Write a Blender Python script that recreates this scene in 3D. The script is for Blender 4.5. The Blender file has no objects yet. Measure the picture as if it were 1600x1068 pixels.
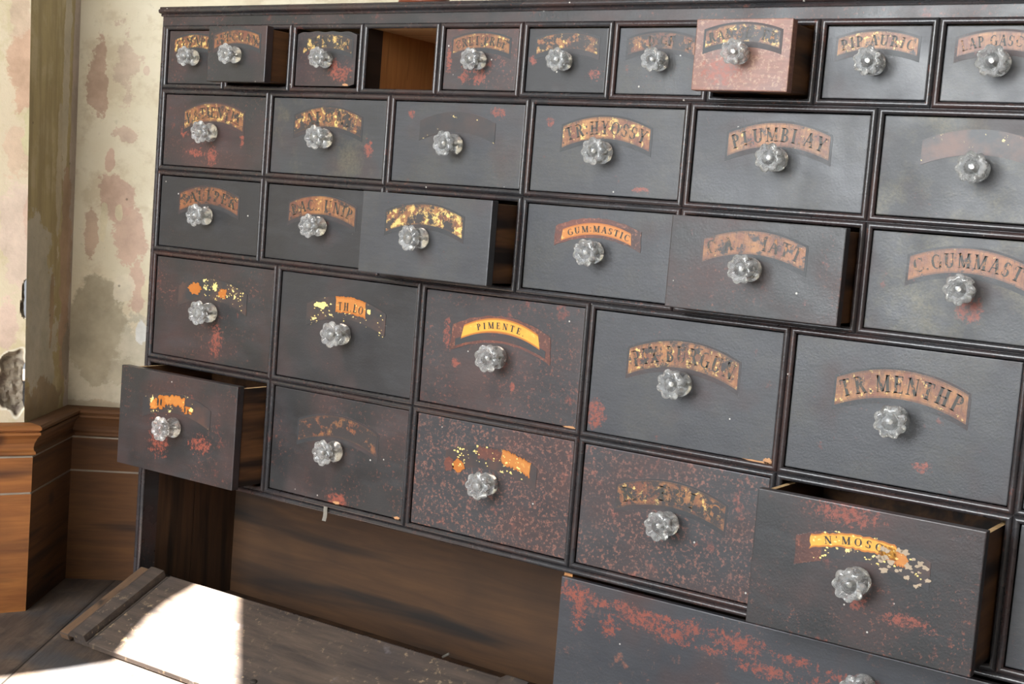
import bpy, bmesh, math, random
from mathutils import Vector, Matrix, noise as mnoise
from mathutils.geometry import tessellate_polygon

# ------------------------------------------------------------------ units
U = 1.35            # every length below is in "cabinet units"; U turns it into metres
Z0 = 0.845          # floor level is z = -0.845 in cabinet units (top of the first drawer row is 0)
def P3(x, y, z): return Vector((x * U, y * U, (z + Z0) * U))

scn = bpy.context.scene
COL = scn.collection

# ------------------------------------------------------------------ camera
R = [(0.8257, 0.5585, 0.0792), (0.1190, -0.0351, -0.9923), (-0.5514, 0.8288, -0.0954)]
def _norm(v): return Vector(v).normalized()
r0 = _norm(R[0]); f0 = _norm(R[2]); r0 = (r0 - f0 * r0.dot(f0)).normalized(); u0 = r0.cross(f0).normalized()
cd = bpy.data.cameras.new('camera'); cam = bpy.data.objects.new('camera', cd); COL.objects.link(cam)
cd.sensor_width = 36; cd.lens = 2162.7 / 1600 * 36; cd.clip_start = .02
m = Matrix((( r0.x, u0.x, -f0.x), (r0.y, u0.y, -f0.y), (r0.z, u0.z, -f0.z))).to_4x4()
m.translation = P3(1.50987, -1.34162, -0.21493)
cam.matrix_world = m
scn.camera = cam

# ------------------------------------------------------------------ world, lights, exposure
scn.view_settings.view_transform = 'Standard'; scn.view_settings.look = 'None'
scn.view_settings.gamma = 1; scn.view_settings.use_curve_mapping = False
scn.view_settings.exposure = 0.70
w = bpy.data.worlds.new('room_air'); scn.world = w; w.use_nodes = True
w.node_tree.nodes['Background'].inputs[0].default_value = (0.95, 0.97, 1.0, 1)
w.node_tree.nodes['Background'].inputs[1].default_value = 0.30

SUN_D = Vector((-0.74, 0.67, -1.22)).normalized()      # direction the sunlight travels
sd = bpy.data.lights.new('sun', 'SUN'); sd.energy = 75; sd.angle = math.radians(.25); sd.color = (1, .96, .88)
so = bpy.data.objects.new('sun', sd); COL.objects.link(so); so.rotation_euler = SUN_D.to_track_quat('-Z', 'Y').to_euler()
so.location = P3(2, -2, 3)

def window_light(name, loc, target, sx, sy, power, col):
    d = bpy.data.lights.new(name, 'AREA'); d.shape = 'RECTANGLE'; d.size = sx; d.size_y = sy; d.energy = power; d.color = col
    o = bpy.data.objects.new(name, d); COL.objects.link(o); o.location = loc
    o.rotation_euler = (Vector(target) - Vector(loc)).to_track_quat('-Z', 'Y').to_euler()
window_light('window_daylight', P3(1.15, -2.75, 0.75), P3(.1, -.1, -.4), 1.5, 2.1, 66, (1, .98, .95))
window_light('window_daylight_far', P3(.10, -3.35, 0.42), P3(.6, 0, -.3), 2.0, 2.3, 172, (.93, .97, 1))

# ------------------------------------------------------------------ tags and object helpers
def tag(o, label=None, cat=None, group=None, kind=None):
    if label: o['label'] = label
    if cat: o['category'] = cat
    if group: o['group'] = group
    if kind: o['kind'] = kind
    return o
def empty(name, loc=(0, 0, 0)):
    o = bpy.data.objects.new(name, None); COL.objects.link(o); o.location = loc; o.empty_display_size = .05; return o
def build(name, bm, mats, parent=None, loc=None, smooth=False):
    me = bpy.data.meshes.new(name)
    bmesh.ops.recalc_face_normals(bm, faces=bm.faces)
    for v in bm.verts: v.co = v.co * U
    if smooth:
        for f in bm.faces: f.smooth = True
    bm.to_mesh(me); bm.free()
    for mt in (mats if isinstance(mats, (list, tuple)) else [mats]): me.materials.append(mt)
    if smooth:
        try: me.set_sharp_from_angle(angle=math.radians(38))
        except Exception: pass
    o = bpy.data.objects.new(name, me); COL.objects.link(o)
    if parent: o.parent = parent
    if loc is not None: o.location = loc
    return o
def box(bm, x0, x1, y0, y1, z0, z1, mi=0, bev=0, front_mi=None):
    vs = [bm.verts.new((x, y, z)) for x in (x0, x1) for y in (y0, y1) for z in (z0, z1)]
    F = [(0, 1, 3, 2), (4, 6, 7, 5), (0, 4, 5, 1), (2, 3, 7, 6), (0, 2, 6, 4), (1, 5, 7, 3)]
    fs = []
    for k, f in enumerate(F):
        a = bm.faces.new([vs[i] for i in f]); a.material_index = mi; fs.append(a)
    if front_mi is not None: fs[2].material_index = front_mi
    if bev:
        es = set(e for f in fs for e in f.edges)
        bmesh.ops.bevel(bm, geom=list(es), offset=bev, segments=2, affect='EDGES', profile=.6)
    return fs
def sweep(bm, prof, a, b, na, nb, up=Vector((0, 0, 1)), mi=0):
    """profile points (out, up) swept from a to b; na/nb mitre directions (scaled) at the two ends"""
    A = [bm.verts.new(Vector(a) + Vector(na) * p[0] + up * p[1]) for p in prof]
    B = [bm.verts.new(Vector(b) + Vector(nb) * p[0] + up * p[1]) for p in prof]
    for i in range(len(prof) - 1):
        f = bm.faces.new([A[i], A[i + 1], B[i + 1], B[i]]); f.material_index = mi
    return A, B

# ------------------------------------------------------------------ node helpers
class NT:
    def __init__(s, name):
        s.m = bpy.data.materials.new(name); s.m.use_nodes = True; s.t = s.m.node_tree
        s.b = s.t.nodes['Principled BSDF']; s.L = s.t.links.new
    def n(s, t, **k):
        x = s.t.nodes.new(t)
        for a, v in k.items(): setattr(x, a, v)
        return x
    def put(s, sock, v):
        if isinstance(v, bpy.types.NodeSocket): s.L(v, sock)
        elif isinstance(v, (tuple, list)) and len(v) == 3 and sock.type == 'RGBA': sock.default_value = (*v, 1)
        else: sock.default_value = v
    def math(s, op, a, b=0.0, c=None, clamp=False):
        x = s.n('ShaderNodeMath', operation=op, use_clamp=clamp); s.put(x.inputs[0], a); s.put(x.inputs[1], b)
        if c is not None: s.put(x.inputs[2], c)
        return x.outputs[0]
    def vmath(s, op, a, b):
        x = s.n('ShaderNodeVectorMath', operation=op); s.put(x.inputs[0], a); s.put(x.inputs[1], b); return x.outputs[0]
    def vec(s, rnd=True, scale=(1, 1, 1), kind='Object'):
        tc = s.n('ShaderNodeTexCoord').outputs[kind]
        v = s.vmath('MULTIPLY', tc, scale)
        if rnd:
            oi = s.n('ShaderNodeObjectInfo').outputs['Random']
            k = s.math('MULTIPLY', oi, 61.0)
            cx = s.n('ShaderNodeCombineXYZ'); s.L(k, cx.inputs[0]); s.L(k, cx.inputs[1]); s.L(k, cx.inputs[2])
            v = s.vmath('ADD', v, cx.outputs[0])
        return v
    def noise(s, v, scale, detail=4, rough=.55, dist=0.0):
        x = s.n('ShaderNodeTexNoise'); s.L(v, x.inputs['Vector']); x.inputs['Scale'].default_value = scale
        x.inputs['Detail'].default_value = detail; x.inputs['Roughness'].default_value = rough; x.inputs['Distortion'].default_value = dist
        return x.outputs['Fac']
    def step(s, f, lo, hi, t0=0.0, t1=1.0):
        x = s.n('ShaderNodeMapRange'); x.clamp = True
        s.put(x.inputs[0], f)
        for i, v in enumerate((lo, hi, t0, t1)): s.put(x.inputs[i + 1], v)
        return x.outputs[0]
    def mix(s, f, a, b):
        x = s.n('ShaderNodeMix', data_type='RGBA'); s.put(x.inputs[0], f); s.put(x.inputs[6], a); s.put(x.inputs[7], b); return x.outputs[2]
    def sep(s, v):
        x = s.n('ShaderNodeSeparateXYZ'); s.L(v, x.inputs[0]); return x.outputs
    def bump(s, h, strength=.3, dist=.001):
        x = s.n('ShaderNodeBump'); s.L(h, x.inputs['Height']); x.inputs['Strength'].default_value = strength; x.inputs['Distance'].default_value = dist
        s.L(x.outputs[0], s.b.inputs['Normal'])
    def out(s, col, rough=.5, spec=.5, metal=0.0):
        s.put(s.b.inputs['Base Color'], col); s.put(s.b.inputs['Roughness'], rough)
        s.put(s.b.inputs['Specular IOR Level'], spec); s.put(s.b.inputs['Metallic'], metal); return s.m

# ------------------------------------------------------------------ materials
def paint(name, red=.3, fine=.2, base=(.026, .026, .029), brown=(.050, .026, .024), rough=.40, olive=0.0, redcol=(.185, .045, .030), brownness=.5, blobs=()):
    s = NT(name); v = s.vec()
    big = s.noise(v, 7, 3); mid = s.noise(v, 30, 6, .66); hi = s.noise(v, 190, 5, .72); gr = s.noise(s.vec(True, (1, 1, 9)), 30, 4)
    c = s.mix(s.step(big, .62 - .3 * brownness, .84 - .25 * brownness), base, brown)
    c = s.mix(s.step(gr, .35, .75, 0, .30), c, (.014, .014, .016))
    c = s.mix(s.step(s.noise(s.vec(True, (1, 1, 3)), 12, 5, .6), .5, .75, 0, .35), c, (.052, .054, .060))
    if olive: c = s.mix(s.math('MULTIPLY', s.step(s.noise(v, 9, 6, .7), .46, .62, 0, olive), s.step(s.noise(v, 220, 3, .7), .35, .6, .3, 1)), c, (.105, .096, .062))
    pm = s.math('MULTIPLY', s.step(mid, .70 - .12 * red, .76 - .10 * red), s.step(hi, .38, .60))
    c = s.mix(s.math('MULTIPLY', pm, .75), c, redcol)
    sm = s.math('MULTIPLY', s.step(hi, .63 - .085 * fine, .71 - .075 * fine), s.step(s.noise(v, 10, 4), .66 - .32 * fine, .78 - .26 * fine))
    c = s.mix(s.math('MULTIPLY', sm, .60), c, (redcol[0] * 1.15, redcol[1] * 1.6, redcol[2] * 1.6))
    if blobs:
        xyz = s.sep(s.vec(False))
        for i, (bx, bz, rx, rz, k) in enumerate(blobs):
            du = s.math('DIVIDE', s.math('SUBTRACT', xyz[0], bx * U), rx * U); dz = s.math('DIVIDE', s.math('SUBTRACT', xyz[2], bz * U), rz * U)
            r = s.math('SQRT', s.math('ADD', s.math('MULTIPLY', du, du), s.math('MULTIPLY', dz, dz)))
            nn = s.noise(s.vmath('ADD', s.vec(False), (i * 3.1, 0, i * 1.7)), 120, 6, .75); r = s.math('ADD', r, s.math('MULTIPLY', s.math('SUBTRACT', nn, .5), k * 2.4))
            c = s.mix(s.math('MULTIPLY', s.step(r, .80, 1.05, .85, 0), s.step(hi, .42, .54, .12, 1)), c, (.235, .060, .038))
    vo = s.n('ShaderNodeTexVoronoi'); s.L(v, vo.inputs['Vector']); vo.inputs['Scale'].default_value = 22
    c = s.mix(s.step(vo.outputs['Distance'], .025, .038, .8, 0), c, (.55, .53, .48))
    s.bump(s.math('ADD', s.noise(v, 320, 3, .6), s.math('MULTIPLY', mid, 2.0)), .35, .0006)
    rr = s.step(s.noise(v, 14, 4), .3, .7, rough - .07, rough + .12)
    return s.out(c, rr, .5)
PAINT_ARGS = {
    'plain': dict(red=.12, fine=.3, brownness=.25, base=(.022, .022, .024)),  # darker base: weaker sheen of the left drawers put into the colour
    'worn': dict(red=.5, fine=.70, brownness=.55, base=(.021, .021, .022)),  # real wear; base also darkened for the dimmer left drawers
    'red': dict(red=.8, fine=.85, brownness=.65, base=(.032, .029, .031), brown=(.060, .033, .030)),
    'speck': dict(red=.8, fine=1.2, brownness=.6, redcol=(.24, .075, .052), base=(.034, .034, .038)),
    'olive': dict(red=.2, fine=.15, olive=.85, brownness=.2, base=(.038, .040, .044)),
    'grey': dict(red=.25, fine=.35, base=(.042, .044, .050), brownness=.15, olive=.2),  # greyer base: window sheen on the right-hand drawers put into the colour
    'rust': dict(red=.9, fine=1.2, base=(.15, .075, .060), brown=(.28, .125, .085), brownness=.9, redcol=(.34, .15, .10)),
    'bead': dict(red=.55, fine=.7, base=(.025, .024, .026), brown=(.042, .022, .020), brownness=.6, rough=.24, redcol=(.14, .042, .030)),
    'edge': dict(red=.9, fine=.45, brownness=.3, base=(.038, .040, .047), redcol=(.24, .095, .060)),
}
PAINT = {k: paint('black_varnish_' + k, **a) for k, a in PAINT_ARGS.items()}
def wood(name, a, b, dark, axis='x', scale=9, streak=.4, rough=.55, knots=False):
    s = NT(name)
    st = {'x': (1, 12, 12), 'y': (12, 1, 12), 'z': (12, 12, 1)}[axis]
    v = s.vec(True, st); v1 = s.vec(True)
    g = s.noise(v, scale, 5, .62, .6); g2 = s.noise(v, scale * .35, 3, .5, .4)
    c = s.mix(s.step(g, .3, .7), a, b)
    c = s.mix(s.step(g2, .60 - .2 * streak, .72 - .1 * streak), c, dark)
    c = s.mix(s.step(s.noise(v1, 5, 3), .5, .8, 0, .5), c, dark)
    if knots:
        vo = s.n('ShaderNodeTexVoronoi'); s.L(s.vec(True, tuple(q * .25 + .5 for q in (1, 1, 1))), vo.inputs['Vector']); vo.inputs['Scale'].default_value = 9
        c = s.mix(s.step(vo.outputs['Distance'], .08, .16, .85, 0), c, dark)
    s.bump(g, .25, .001)
    return s.out(c, rough, .35)
W_side = wood('stained_pine_side', (.155, .070, .026), (.085, .036, .015), (.014, .008, .006), 'y', 7, .75)
W_inner = wood('brown_pine_partition', (.40, .185, .060), (.30, .125, .042), (.10, .042, .018), 'z', 9, .1)
W_light = wood('pale_pine', (.62, .42, .22), (.50, .32, .16), (.3, .17, .08), 'x', 9, .1)
W_cup = wood('cupboard_side_board', (.060, .030, .015), (.036, .019, .011), (.010, .007, .005), 'z', 8, .4)
W_back = wood('cupboard_back_board', (.074, .036, .015), (.044, .022, .011), (.014, .010, .008), 'x', 4.5, .35, .7)
W_skirt = wood('old_pine_skirting', (.125, .053, .017), (.078, .033, .013), (.034, .016, .009), 'x', 7, .35, .75, knots=True)
W_skirt_pale_lit = wood('old_pine_skirting_pale_lit', (.27, .105, .026), (.165, .056, .015), (.060, .022, .009), 'x', 7, .45, .6, knots=True)  # left run: paler wood, with its stronger light put into the colour
W_dark = wood('dark_edge_wood', (.030, .018, .013), (.020, .013, .011), (.01, .008, .007), 'y', 8, .3)
W_flap = None
def flapmat(name, dark=1.0):
    s = NT(name); v = s.vec(True, (1, 7, 7)); v1 = s.vec(True)
    c = s.mix(s.step(s.noise(v, 8, 6, .65), .32, .7), (.050 * dark, .040 * dark, .036 * dark), (.135 * dark, .098 * dark, .075 * dark))
    c = s.mix(s.step(s.noise(v1, 6, 4), .45, .75, 0, .7), c, (.042, .037, .038))
    m_ = s.math('MULTIPLY', s.step(s.noise(v1, 75, 5, .7), .57, .66), s.step(s.noise(v1, 7, 3), .42, .62))
    c = s.mix(s.math('MULTIPLY', m_, .75), c, (.34, .25, .15))
    c = s.mix(s.step(s.noise(v1, 13, 4, .6), .66, .72, 0, .4), c, (.22, .21, .22))
    s.bump(s.noise(v, 40, 4), .4, .001); return s.out(c, .6, .35)
W_flap = flapmat('scuffed_grey_brown_board', .72); W_bat = flapmat('scuffed_batten', .62); W_strip = wood('brown_end_strip', (.13, .075, .042), (.085, .052, .033), (.03, .022, .018), 'y', 9, .2, .6)
def simple(name, col, rough=.5, metal=0.0, var=.25, scale=60):
    s = NT(name); c = s.mix(s.noise(s.vec(), scale, 4), tuple(q * (1 - var) for q in col), tuple(min(1, q * (1 + var)) for q in col)); return s.out(c, rough, .5, metal)
M_iron = simple('aged_steel', (.42, .40, .36), .42, .85)
M_brass = simple('dull_bolt', (.30, .28, .25), .35, .9)
M_pot = simple('red_brown_glaze', (.16, .045, .022), .35)
M_raw = simple('bare_wood_chip', (.42, .21, .09), .6)
M_redchip = simple('bare_red_bole', (.30, .062, .036), .55, 0, .35, 120)
M_darkgap = simple('dark_joint', (.02, .015, .012), .8)
M_caulk = simple('pale_joint_filler', (.25, .21, .17), .8)
M_gold = simple('gold_leaf_flake', (.80, .60, .20), .45, 0, .3, 400)
def glass():
    s = NT('pressed_clear_glass'); b = s.b
    b.inputs['Base Color'].default_value = (.97, .985, .98, 1); b.inputs['Roughness'].default_value = .02; b.inputs['IOR'].default_value = 1.5
    b.inputs['Transmission Weight'].default_value = 1
    d = s.n('ShaderNodeBsdfTranslucent'); d.inputs[0].default_value = (.9, .92, .92, 1)
    d2 = s.n('ShaderNodeBsdfDiffuse'); d2.inputs[0].default_value = (.85, .87, .88, 1)
    a = s.n('ShaderNodeMixShader'); a.inputs[0].default_value = .5; s.L(d.outputs[0], a.inputs[1]); s.L(d2.outputs[0], a.inputs[2])
    mx = s.n('ShaderNodeMixShader'); f = s.step(s.noise(s.vec(), 90, 3), .4, .65, .12, .36); s.L(f, mx.inputs[0])
    s.L(b.outputs[0], mx.inputs[1]); s.L(a.outputs[0], mx.inputs[2]); s.L(mx.outputs[0], s.t.nodes['Material Output'].inputs[0]); return s.m
M_glass = glass()
M_ink = simple('dark_lettering', (.022, .022, .018), .5)
def worn_ink():
    s = NT('rubbed_lettering'); c = s.mix(s.step(s.noise(s.vec(), 130, 5, .7), .54, .62, 0, .9), (.030, .028, .022), (.30, .125, .040)); return s.out(c, .5)
M_ink2 = worn_ink()
M_plate = paint('black_scroll_ground', red=.3, fine=.4, base=(.026, .028, .031), rough=.46)

def label_mat(name, seed, keep=.6, gold=.4, hue=0.0, strong=1.0):
    """gilded banner: orange ground, flecks of gold, rubbed through to the black varnish"""
    s = NT(name)
    v = s.vmath('ADD', s.vec(False), (seed * 1.37, seed * .71, seed * 2.3))
    n1 = s.noise(v, 34, 5, .65); n2 = s.noise(v, 110, 5, .7); n3 = s.noise(v, 60, 6, .72); st = s.noise(s.vmath('MULTIPLY', v, (6, 1, 1)), 60, 3, .6)
    org = (.36 + .08 * hue, .155 + .06 * hue, .050 + .02 * hue); rb = (.17, .055, .030)
    c = s.mix(s.step(n1, .35, .62), org, rb)
    c = s.mix(s.step(st, .5, .68, 0, .55), c, (.050, .038, .030))
    c = s.mix(s.step(n2, .68 - .28 * gold, .73 - .26 * gold), c, (.76, .52, .16))
    c = s.mix(s.step(n3, .30 + .42 * keep, .36 + .42 * keep), c, (.030, .026, .026))
    c = s.mix(s.step(s.noise(v, 16, 4, .6), .38, .66, .08, .62 - .3 * keep), c, (.040, .032, .032))
    uv = s.sep(s.n('ShaderNodeTexCoord').outputs['UV'])
    e = s.math('MULTIPLY', s.math('MINIMUM', uv[1], s.math('SUBTRACT', 1, uv[1])), 1.0)
    c = s.mix(s.step(e, .05, .09, .55, 0), c, (.060, .035, .025))
    s.bump(n2, .5, .0008)
    return s.out(c, .42, .5)
def ghost_mat(name, seed, flake=.3, tint=.3):
    s = NT(name); v = s.vmath('ADD', s.vec(False), (seed * 1.37, seed * .71, seed * 2.3))
    c = s.mix(s.step(s.noise(v, 30, 5), .4, .7, 0, tint), (.026, .026, .029), (.19, .075, .040))
    fl = s.math('MULTIPLY', s.step(s.noise(v, 95, 4, .6), .60, .63), s.step(s.noise(v, 28, 2), .66 - .3 * flake, .70 - .3 * flake))
    c = s.mix(fl, c, (.78, .62, .24)); s.bump(s.noise(v, 90, 4), .4, .0006); return s.out(c, .42, .5)
M_inner = {}
def paper_mat(name, yellow):
    s = NT(name); v = s.vec(False); a, b = ((.72, .38, .050), (.60, .25, .028)) if yellow else ((.50, .20, .040), (.38, .13, .028))
    c = s.mix(s.noise(v, 50, 4), a, b); c = s.mix(s.step(s.noise(v, 90, 5, .7), .6, .7, 0, .5), c, (.80, .62, .18))
    uv = s.sep(s.n('ShaderNodeTexCoord').outputs['UV']); e = s.math('MINIMUM', uv[1], s.math('SUBTRACT', 1, uv[1]))
    c = s.mix(s.step(e, .09, .15, .9, 0), c, (.36, .11, .015)); return s.out(c, .4, .5)
M_yel = paper_mat('yellow_gilt_paper', True); M_org = paper_mat('orange_gilt_paper', False)
M_scroll = paint('red_brown_scroll', red=1, fine=1, base=(.050, .022, .018), brown=(.135, .040, .026), brownness=1.0, redcol=(.26, .075, .04))

# plaster -----------------------------------------------------------
def plaster(name, base, blobs, seed=0, streaks=None, rough=.85):
    """blobs: (u, z, ru, rz, colour, edge noise) - places where one old coat shows; object coords: x along wall, z up (cabinet units * U)"""
    s = NT(name); tc = s.vec(False); xyz = s.sep(tc)
    v = s.vmath('ADD', tc, (seed, seed * .3, seed * .7))
    n1 = s.noise(v, 5, 6, .6); n2 = s.noise(v, 14, 6, .65); n3 = s.noise(v, 70, 5, .65)
    c = s.mix(s.step(n1, .35, .65), base[0], base[1])
    c = s.mix(s.step(n2, .50, .60, 0, .75), c, base[2])
    if streaks:
        g = s.noise(s.vec(False, (9, 9, .8)), 6, 5, .6); c = s.mix(s.step(g, .42, .60, 0, .7), c, streaks)
    for i, (bu, bz, ru, rz, col, k) in enumerate(blobs):
        du = s.math('DIVIDE', s.math('SUBTRACT', xyz[0], bu * U), ru * U); dz = s.math('DIVIDE', s.math('SUBTRACT', xyz[2], (bz + Z0) * U), rz * U)
        r = s.math('SQRT', s.math('ADD', s.math('MULTIPLY', du, du), s.math('MULTIPLY', dz, dz)))
        nn = s.noise(s.vmath('ADD', v, (i * 3.1, 0, i * 1.7)), 17, 8, .70)
        r = s.math('ADD', r, s.math('MULTIPLY', s.math('SUBTRACT', nn, .5), k * 5.0))
        col2 = s.mix(s.step(n2, .35, .65), tuple(min(1, q * 1.1) for q in col), tuple(q * .78 for q in col))
        c = s.mix(s.step(r, .93, 1.06, .85, 0), c, col2)
    c = s.mix(s.step(n3, .62, .75, 0, .35), c, tuple(q * .6 for q in base[0]))
    vo = s.n('ShaderNodeTexVoronoi'); s.L(v, vo.inputs['Vector']); vo.inputs['Scale'].default_value = 16
    c = s.mix(s.step(vo.outputs['Distance'], .03, .05, .6, 0), c, (.12, .10, .08))
    s.bump(s.math('ADD', s.noise(v, 40, 5, .65), n2), .5, .003)
    return s.out(c, rough, .25)

# ------------------------------------------------------------------ ROOM: walls follow three faces
E1 = Vector((-0.1222, -0.0939, 0)); W0 = Vector((-0.2212, 0.0530, 0))
dF = Vector((.4146, .9100, 0)).normalized(); dB = Vector((.739, .673, 0)).normalized(); dS = (W0 - E1).normalized()
PL = E1 - dF * 1.6; PR = W0 + dB * 3.0
nF = Vector((dF.y, -dF.x, 0)); nS = Vector((dS.y, -dS.x, 0)); nB = Vector((dB.y, -dB.x, 0))
def mitre(n1, n2): s_ = n1 + n2; return s_ / (1 + n1.dot(n2))
mE = mitre(nF, nS); mW = mitre(nS, nB)
HT = 1.15     # wall height above z=0, cabinet units
LE = Vector((-.0305, -.0085, 0)) * 1.0 ; LW = Vector((-.0110, -.0080, 0)) * 1.0    # old walls lean slightly over their height (per 0.9 u)
def wall_panel(name, a, b, leanA, leanB, mat, nx=2, nz=2, disp=None, zb=-Z0 - .01, zt=HT):
    """own origin at a, local x along the wall, local y into the wall"""
    d = (b - a); Lg = d.length; ang = math.atan2(d.y, d.x); rot = Matrix.Rotation(-ang, 3, 'Z')
    bm = bmesh.new(); g = []
    xs = nx if isinstance(nx, list) else [i / nx for i in range(nx + 1)]
    zs = nz if isinstance(nz, list) else [zb + (zt - zb) * j / nz for j in range(nz + 1)]
    for t in xs:
        row = []
        for z in zs:
            p = a.lerp(b, t); k = max(0, (z + Z0) / .9); p = p + (leanA.lerp(leanB, t)) * k
            l = rot @ (p - a); off = disp(l.x, z) if disp else 0
            row.append(bm.verts.new((l.x, l.y + off, z + Z0)))
        g.append(row)
    for i in range(len(g) - 1):
        for j in range(len(zs) - 1): bm.faces.new([g[i][j], g[i + 1][j], g[i + 1][j + 1], g[i][j + 1]])
    # thickness behind
    r1 = [bm.verts.new(g[i][0].co + Vector((0, .08, 0))) for i in (0, -1)]; r2 = [bm.verts.new(g[i][-1].co + Vector((0, .08, 0))) for i in (0, -1)]
    bm.faces.new([r1[0], r1[1], r2[1], r2[0]])
    o = build(name, bm, mat, None, None, smooth=bool(disp))
    o.location = Vector((a.x, a.y, -Z0)) * U + Vector((0, 0, Z0 * U)); o.rotation_euler.z = ang
    return tag(o, kind='structure')
back_off = .008
aE = E1 - mE * back_off; aW = W0 - mW * back_off; aL = PL - nF * back_off; aR = PR - nB * back_off
cream = (.62, .55, .38); pink = (.53, .36, .28); grey = (.30, .255, .185); paleg = (.66, .60, .47); olive = (.36, .29, .15); salmon = (.60, .36, .24)
u_ = lambda: 0
M_wback = plaster('peeling_plaster_back', ((.60, .53, .38), (.68, .62, .48), (.53, .45, .32)), [
    (.018, -.067, .013, .070, (.47, .32, .24), .8), (.055, -.05, .017, .055, (.56, .44, .34), 1.0), (.088, -.05, .005, .007, (.55, .42, .33), .4), (.058, -.150, .019, .010, (.54, .40, .31), .8),
    (.040, -.190, .007, .016, pink, .6), (.048, -.245, .026, .034, pink, .6), (.074, -.310, .031, .045, pink, .6), (.092, -.370, .015, .045, pink, .6), (.018, -.310, .010, .035, (.48, .34, .25), .7),
    (.058, -.268, .006, .013, cream, .4), (.036, -.290, .006, .030, cream, .5), (.110, -.385, .012, .020, cream, .4),
    (.045, -.520, .120, .095, (.47, .42, .325), .4), (.030, -.440, .044, .075, (.36, .31, .22), .3), (.075, -.52, .025, .02, (.40, .35, .26), .8), (.030, -.50, .02, .03, (.37, .32, .23), .8),
    (.070, -.385, .016, .022, (.64, .57, .44), .6), (.100, -.455, .007, .016, (.66, .66, .64), .7), (.05, -.575, .10, .012, (.40, .33, .24), .6)], 1.3)
M_wside = plaster('peeling_plaster_side', ((.50, .41, .225), (.43, .345, .19), (.54, .455, .29)), [
    (.170, -.15, .014, .60, (.50, .42, .37), .3), (.135, -.05, .012, .20, (.60, .54, .43), .4), (.118, -.22, .010, .12, (.56, .49, .37), .5), (.150, -.32, .022, .13, (.46, .32, .23), .6), (.045, -.38, .055, .10, (.52, .48, .40), .5),
    (.06, -.47, .065, .085, (.50, .46, .38), .5), (.10, -.42, .008, .05, (.40, .28, .18), .6), (.15, -.46, .020, .05, (.44, .30, .21), .6), (.07, -.555, .075, .035, (.36, .265, .165), .6), (.165, -.49, .014, .05, (.33, .28, .22), .7)], 4.1, streaks=(.34, .27, .15))
Lb = (aE - aL).length
M_wleft = plaster('peeling_plaster_breast', ((.60, .50, .36), (.64, .55, .40), (.52, .44, .27)), [
    (Lb - .024, -.075, .022, .050, (.56, .36, .25), .5), (Lb - .006, -.02, .010, .12, (.52, .46, .24), .5), (Lb - .030, -.19, .018, .035, (.60, .44, .32), .6), (Lb - .010, -.16, .012, .03, (.56, .50, .30), .6),
    (Lb - .026, -.30, .026, .07, (.64, .50, .41), .6), (Lb - .010, -.27, .008, .04, (.60, .42, .33), .6), (Lb - .035, -.43, .016, .04, (.62, .46, .38), .6), (Lb - .035, 0.01, .015, .04, (.60, .45, .33), .6)], 7.7)
def hole_r(x, z, cx, cz, rx, rz):
    r = math.hypot((x - cx) / rx, (z - cz) / rz); return r + .35 * (mnoise.noise(Vector((x * 45, z * 45, 3))))
Lbreast = (aE - aL).length
HOLES = [(Lbreast - .024, -.515, .022, .048), (Lbreast - .011, -.395, .0055, .028)]
def breast_disp(x, z):
    o = 0
    for h in HOLES:
        r = hole_r(x, z, *h)
        if r < 1: o = max(o, (.014 * min(1, (1 - r) * 5)) + .005 * mnoise.noise(Vector((x * 130, z * 130, 1))) + .0025 * mnoise.noise(Vector((x * 300, z * 300, 8))))
    return o
zs = [-Z0 - .01, -.65] + [-.585 + .0022 * i for i in range(102)] + [-.3, 0, HT]
xs = [0, .5, (Lbreast - .075) / Lbreast] + [(Lbreast - .07 + .0022 * i) / Lbreast for i in range(32)] + [1]
# rubble colour inside the breaks of the plaster
def add_hole_colour(mat):
    s = NT.__new__(NT); s.m = mat; s.t = mat.node_tree; s.b = s.t.nodes['Principled BSDF']; s.L = s.t.links.new
    src = s.b.inputs['Base Color'].links[0].from_socket
    a = s.n('ShaderNodeAttribute', attribute_name='broken'); v = s.vec(False)
    rub = s.mix(s.step(s.noise(v, 60, 5, .7), .4, .62), (.20, .165, .13), (.30, .26, .20)); rub = s.mix(s.step(s.noise(v, 24, 3), .52, .6), rub, (.13, .10, .08))
    c = s.mix(s.step(a.outputs['Fac'], .45, .55), src, rub); c = s.mix(s.step(s.math('ABSOLUTE', s.math('SUBTRACT', a.outputs['Fac'], .42)), .0, .09, .9, 0), c, (.72, .68, .58))
    s.L(c, s.b.inputs['Base Color'])
add_hole_colour(M_wleft)
wl = wall_panel('wall_left', aL, aE, LE, LE, M_wleft, xs, zs, breast_disp)
at = wl.data.attributes.new('broken', 'FLOAT', 'POINT')
for i, v in enumerate(wl.data.vertices):
    x, z = v.co.x / U, v.co.z / U - Z0; k = 0
    if v.co.y < .05 * U:
        for h in HOLES:
            r = hole_r(x, z, *h); k = max(k, min(1, max(0, .5 + (1 - r) * 1.6)))
    at.data[i].value = k
tag(wall_panel('wall_side', aE, aW, LE, LW, M_wside, 4, 6))
tag(wall_panel('wall_back', aW, aR, LW, LW, M_wback, 4, 6))
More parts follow.
